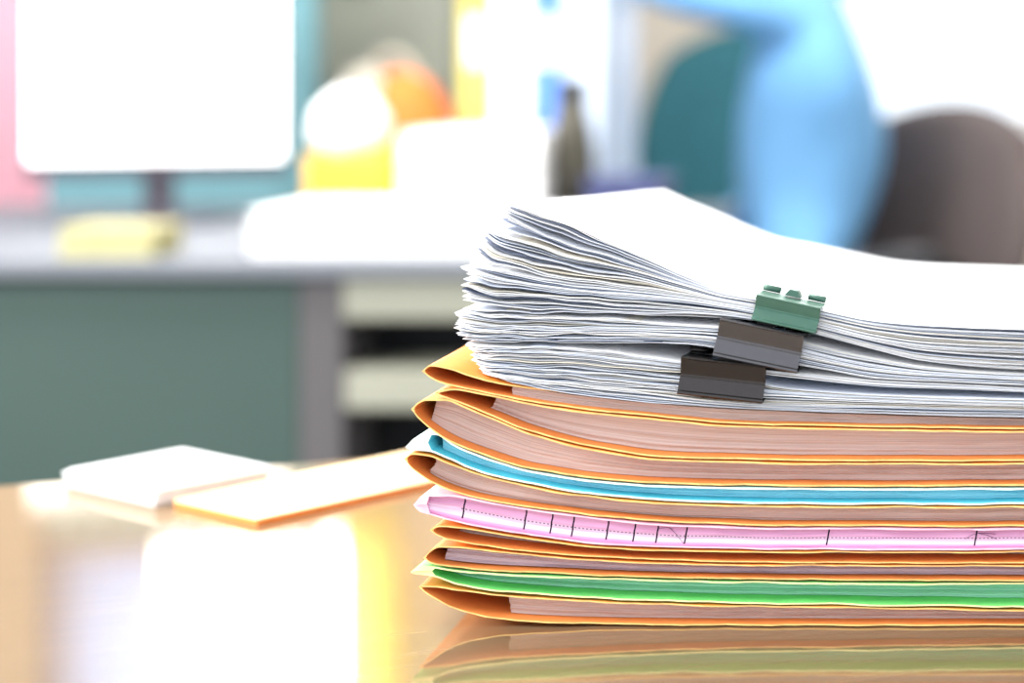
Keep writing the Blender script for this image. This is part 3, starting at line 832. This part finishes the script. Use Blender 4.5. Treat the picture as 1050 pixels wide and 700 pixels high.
# near arm: raised, elbow forward, forearm up to the ear
s1 = nd(-.16, 1.92, 1.04, .062, to=chs); u1 = nd(-.26, 1.865, 1.065, .054, to=s1); e1 = nd(-.40, 1.86, 1.085, .045, to=u1)
f1 = nd(-.34, 1.90, 1.165, .038, to=e1); w1 = nd(-.262, 1.955, 1.235, .027, to=f1); h1 = nd(-.232, 1.963, 1.275, .03, to=w1)
fingers(h1, (-.232, 1.963, 1.275), (.28, .25, .92), (.93, .1, -.3), (.1, .95, -.3))
# far arm: down to the lap
s2 = nd(-.16, 2.18, 1.02, .06, to=chs); u2 = nd(-.17, 2.235, .90, .05, to=s2); e2 = nd(-.16, 2.25, .765, .042, to=u2)
f2 = nd(-.24, 2.22, .705, .036, to=e2); w2 = nd(-.345, 2.17, .672, .026, to=f2); h2 = nd(-.385, 2.155, .66, .029, to=w2)
fingers(h2, (-.385, 2.155, .66), (-.97, -.2, -.1), (.2, -.97, 0), (0, 0, 1))
for sy in (-1, 1):
    hp = nd(-.20, 2.05 + sy * .085, .575, .088, to=pel); mt_ = nd(-.38, 2.05 + sy * .095, .575, .074, to=hp); kn = nd(-.585, 2.05 + sy * .10, .565, .056, to=mt_)
    cf = nd(-.575, 2.05 + sy * .10, .38, .05, to=kn); an = nd(-.56, 2.05 + sy * .10, .10, .036, to=cf); ft = nd(-.64, 2.05 + sy * .10, .052, .038, to=an); nd(-.74, 2.05 + sy * .10, .042, .032, to=ft)
pm = skin_body(N_, E_, pel); pm.name = 'person'
for m in ('shirt', 'trousers', 'skin', 'shoe'): pm.materials.append(M[m])
for p in pm.polygons:
    c = p.center - Vector((PDX, PDY, 0)); k = 0
    if c.z < .11: k = 3
    elif c.z < .62 and not (c.x > -.3 and False): k = 1
    if c.z < .70 and c.z >= .11 and c.x < -.28 and k == 0: k = 1 if c.y < 2.02 else 0
    if k != 3:
        if c.z > 1.085 and c.y > 1.975: k = 2
        if c.y < 1.98 and c.z > 1.215: k = 2
        if c.x < -.355 and c.y > 2.10 and .625 < c.z < .72: k = 2
    p.material_index = k; p.use_smooth = True
for v in pm.vertices: v.co.x -= PDX; v.co.y -= PDY
pr = bpy.data.objects.new('person', pm); COL.objects.link(pr); pr.location = (PDX, PDY, 0)
tag(pr, 'seated person in a light blue shirt, head above the top of the picture', 'person')
bm = bmesh.new(); bmesh.ops.create_uvsphere(bm, u_segments=28, v_segments=18, radius=1)
for v in bm.verts:
    q = v.co.copy(); f = 1 + .05 * mnoise.noise(q * 6)
    v.co = Vector((-.155 + q.x * .103 * f, 2.05 + q.y * .093 * f, 1.262 + q.z * .108 * f))
    if q.x < -.35 and q.z < .45: v.co.x = max(v.co.x, -.19); 
    if q.z < -.3: v.co.x = max(v.co.x, -.17)
bm_obj('hair', bm, M['hair'], pr, smooth=True)
bm = tube_bm([(-.255, 2.05, 1.245), (-.268, 2.05, 1.225), (-.276, 2.05, 1.207), (-.258, 2.05, 1.20)], [.008, .011, .014, .012], 10)
bm_obj('nose', bm, M['skin'], pr, smooth=True)
M['eye'] = plain('eye white', srgb(240, 238, 234), .2, noise=.0); M['lip'] = plain('lips', srgb(190, 110, 104), .5)
for sy in (-1, 1):
    bm = bmesh.new(); bmesh.ops.create_uvsphere(bm, u_segments=12, v_segments=8, radius=.011, matrix=Matrix.Translation((-.249, 2.05 + sy * .032, 1.238)))
    bm_obj('eye', bm, M['eye'], pr, smooth=True)
    bm = bmesh.new(); bmesh.ops.create_uvsphere(bm, u_segments=12, v_segments=8, radius=1, matrix=Matrix.Translation((-.165, 2.05 + sy * .087, 1.222)) @ Matrix.Diagonal((.018, .008, .03, 1)))
    bm_obj('ear', bm, M['skin'], pr, smooth=True)
bm_obj('mouth', tube_bm([(-.238, 2.028, 1.168), (-.248, 2.05, 1.166), (-.238, 2.072, 1.168)], [.003, .006, .003], 8), M['lip'], pr, smooth=True)
bm_obj('collar', tube_bm([(-.152 + .064 * math.cos(a), 2.05 + .066 * math.sin(a), 1.075 + .012 * math.cos(a)) for a in np.linspace(0, 2 * PI, 25)[:-1]], .012, 8, closed=True), M['shirt'], pr, smooth=True)

# ================================================================ ROOM SHELL
M['wall'] = plain('warm white wall paint', srgb(222, 216, 204), .85, noise=.02, scale=6)
M['wall2'] = plain('beige wall paint', srgb(208, 200, 188), .85, noise=.02, scale=6)
M['floor'] = plain('grey carpet tile', srgb(96, 96, 98), .95, noise=.15, scale=200)
M['ceil'] = plain('white ceiling paint', srgb(236, 236, 232), .9, noise=.02)
XL, XRm, YB, YN, ZC = -2.9, 2.6, 4.3, -0.9, 2.7
struct(bm_obj('floor', box_bm(XL, XRm, YN, YB, -.05, -.0005), M['floor']))
struct(bm_obj('ceiling', box_bm(XL, XRm, YN, YB, ZC, ZC + .05), M['ceil']))
struct(bm_obj('wall_left', box_bm(XL - .08, XL, YN, YB, 0, ZC), M['wall2']))
struct(bm_obj('wall_right', box_bm(XRm, XRm + .08, YN, YB, 0, ZC), M['wall']))
def wall_with_holes(name, x0, x1, z0, z1, holes, y, m):
    bm = bmesh.new(); xs = sorted({x0, x1, *[h[0] for h in holes], *[h[1] for h in holes]}); zs = sorted({z0, z1, *[h[2] for h in holes], *[h[3] for h in holes]})
    for a, b in zip(xs, xs[1:]):
        for c, d in zip(zs, zs[1:]):
            mx_, mz = (a + b) / 2, (c + d) / 2
            if any(h[0] < mx_ < h[1] and h[2] < mz < h[3] for h in holes): continue
            box_bm(a, b, y, y + .1, c, d, bm)
    return struct(bm_obj(name, bm, m))
holes = [(-2.06, -1.33, 1.58, 2.45), (-0.44, 0.95, .80, 2.45)]
wall_with_holes('wall_back', XL, XRm, 0, ZC, holes, YB, M['wall2'])
gm, nt, b = new_mat('window glass')
gl = nt.nodes.new('ShaderNodeBsdfGlossy'); gl.inputs['Roughness'].default_value = .02
tr = nt.nodes.new('ShaderNodeBsdfTransparent'); fr = nt.nodes.new('ShaderNodeFresnel'); mx = nt.nodes.new('ShaderNodeMixShader')
nt.links.new(fr.outputs[0], mx.inputs[0]); nt.links.new(tr.outputs[0], mx.inputs[1]); nt.links.new(gl.outputs[0], mx.inputs[2])
nt.links.new(mx.outputs[0], nt.nodes['Material Output'].inputs['Surface'])
for i, h in enumerate(holes):
    wn = bpy.data.objects.new('window_%d' % (i + 1), None); COL.objects.link(wn); wn['kind'] = 'structure'
    bm = box_bm(h[0], h[1], YB + .02, YB + .07, h[2], h[2] + .04); box_bm(h[0], h[1], YB + .02, YB + .07, h[3] - .04, h[3], bm)
    box_bm(h[0], h[0] + .04, YB + .02, YB + .07, h[2] + .04, h[3] - .04, bm); box_bm(h[1] - .04, h[1], YB + .02, YB + .07, h[2] + .04, h[3] - .04, bm)
    o = bm_obj('window_frame', bm, M['rail'], wn); o['kind'] = 'structure'
    o = bm_obj('window_pane', box_bm(h[0] + .04, h[1] - .04, YB + .04, YB + .044, h[2] + .04, h[3] - .04), gm, wn); o['kind'] = 'structure'
    o = bm_obj('window_sill', box_bm(h[0] - .04, h[1] + .04, YB - .06, YB + .02, h[2] - .03, h[2]), M['rail'], wn); o['kind'] = 'structure'
def drape(x0, x1, m):  # unseen drapes added to tint the window's reflection in the table
    bm = bmesh.new(); pv = None
    for i in range(25):
        x = x0 + (x1 - x0) * i / 24; y = YB - .09 + .012 * math.sin(i * 1.3)
        a, b_ = bm.verts.new((x, y, 1.50)), bm.verts.new((x, y, 2.5))
        if pv: bm.faces.new((pv[0], a, b_, pv[1]))
        pv = (a, b_)
    o = bm_obj('window_drape', bm, m, bpy.data.objects['window_1'], smooth=True); o['kind'] = 'structure'
drape(-2.10, -1.83, paper_mat('pale blue drape', srgb(112, 138, 178), .5)); drape(-1.42, -1.29, paper_mat('yellow drape', srgb(250, 236, 130), .5))
struct(bm_obj('baseboard_back', box_bm(XL, XRm, YB - .012, YB, 0, .09), M['rail']))

# ================================================================ LIGHT
def area(name, loc, target, sx, sy, power, col=(1, 1, 1)):
    l = bpy.data.lights.new(name, 'AREA'); l.shape = 'RECTANGLE'; l.size = sx; l.size_y = sy; l.energy = power; l.color = col
    o = bpy.data.objects.new(name, l); COL.objects.link(o); o.location = loc
    o.rotation_euler = (Vector(target) - Vector(loc)).to_track_quat('-Z', 'Y').to_euler()
    return o
area('window_light', (-1.68, YB + .16, 2.0), (-1.2, 0, 1.2), .72, .85, 70, (1, .99, .97))
area('window_light_right', (.25, YB + .16, 1.6), (0.1, 0, 1.0), 1.3, 1.5, 60, (1, .95, .97))
area('ceiling_light_left', (-1.15, 1.35, 2.62), (-.45, .85, .8), .9, .9, 100, (1, .98, .95))  # unseen lamp added to blow out the top sheets and left ends
area('ceiling_light', (.3, 1.7, 2.64), (.2, 1.6, 0), 1.2, .6, 26, (1, .99, .97))  # unseen overhead fill lamp, added to lift the room
area('side_light', (-2.3, .25, 1.75), (-.15, .78, .85), .6, .6, 95, (1, .98, .95))  # unseen lamp added for grazing light on the stack's left edges
area('ceiling_light_rear', (-.9, 2.3, 2.64), (-.9, 2.4, 0), 1.2, .6, 30, (1, .99, .98))  # unseen lamp added to brighten the rear desk

w = bpy.data.worlds.new('World'); S.world = w; w.use_nodes = True
bgn = w.node_tree.nodes['Background']; bgn.inputs['Color'].default_value = (0.86, 0.93, 1.0, 1); bgn.inputs['Strength'].default_value = 2.15

# ================================================================ CAMERA
cam = bpy.data.cameras.new('camera'); co = bpy.data.objects.new('camera', cam); COL.objects.link(co)
co.location = (0, 0, TZ + HC); co.rotation_euler = (PI / 2, 0, 0)
cam.sensor_fit = 'HORIZONTAL'; cam.sensor_width = 36.0; cam.lens = F / 1050 * 36
cam.shift_x = (525 - PX0) / 1050; cam.shift_y = (PY0 - 350) / 1050
cam.clip_start = 0.02
cam.dof.use_dof = True; cam.dof.focus_distance = FY + 0.004; cam.dof.aperture_fstop = 4.2; cam.dof.aperture_blades = 0
S.camera = co
S.view_settings.view_transform = 'Standard'; S.view_settings.look = 'None'; S.view_settings.exposure = 0.0; S.view_settings.gamma = 1.0
S.cycles.use_denoising = True
S.cycles.max_bounces = 8
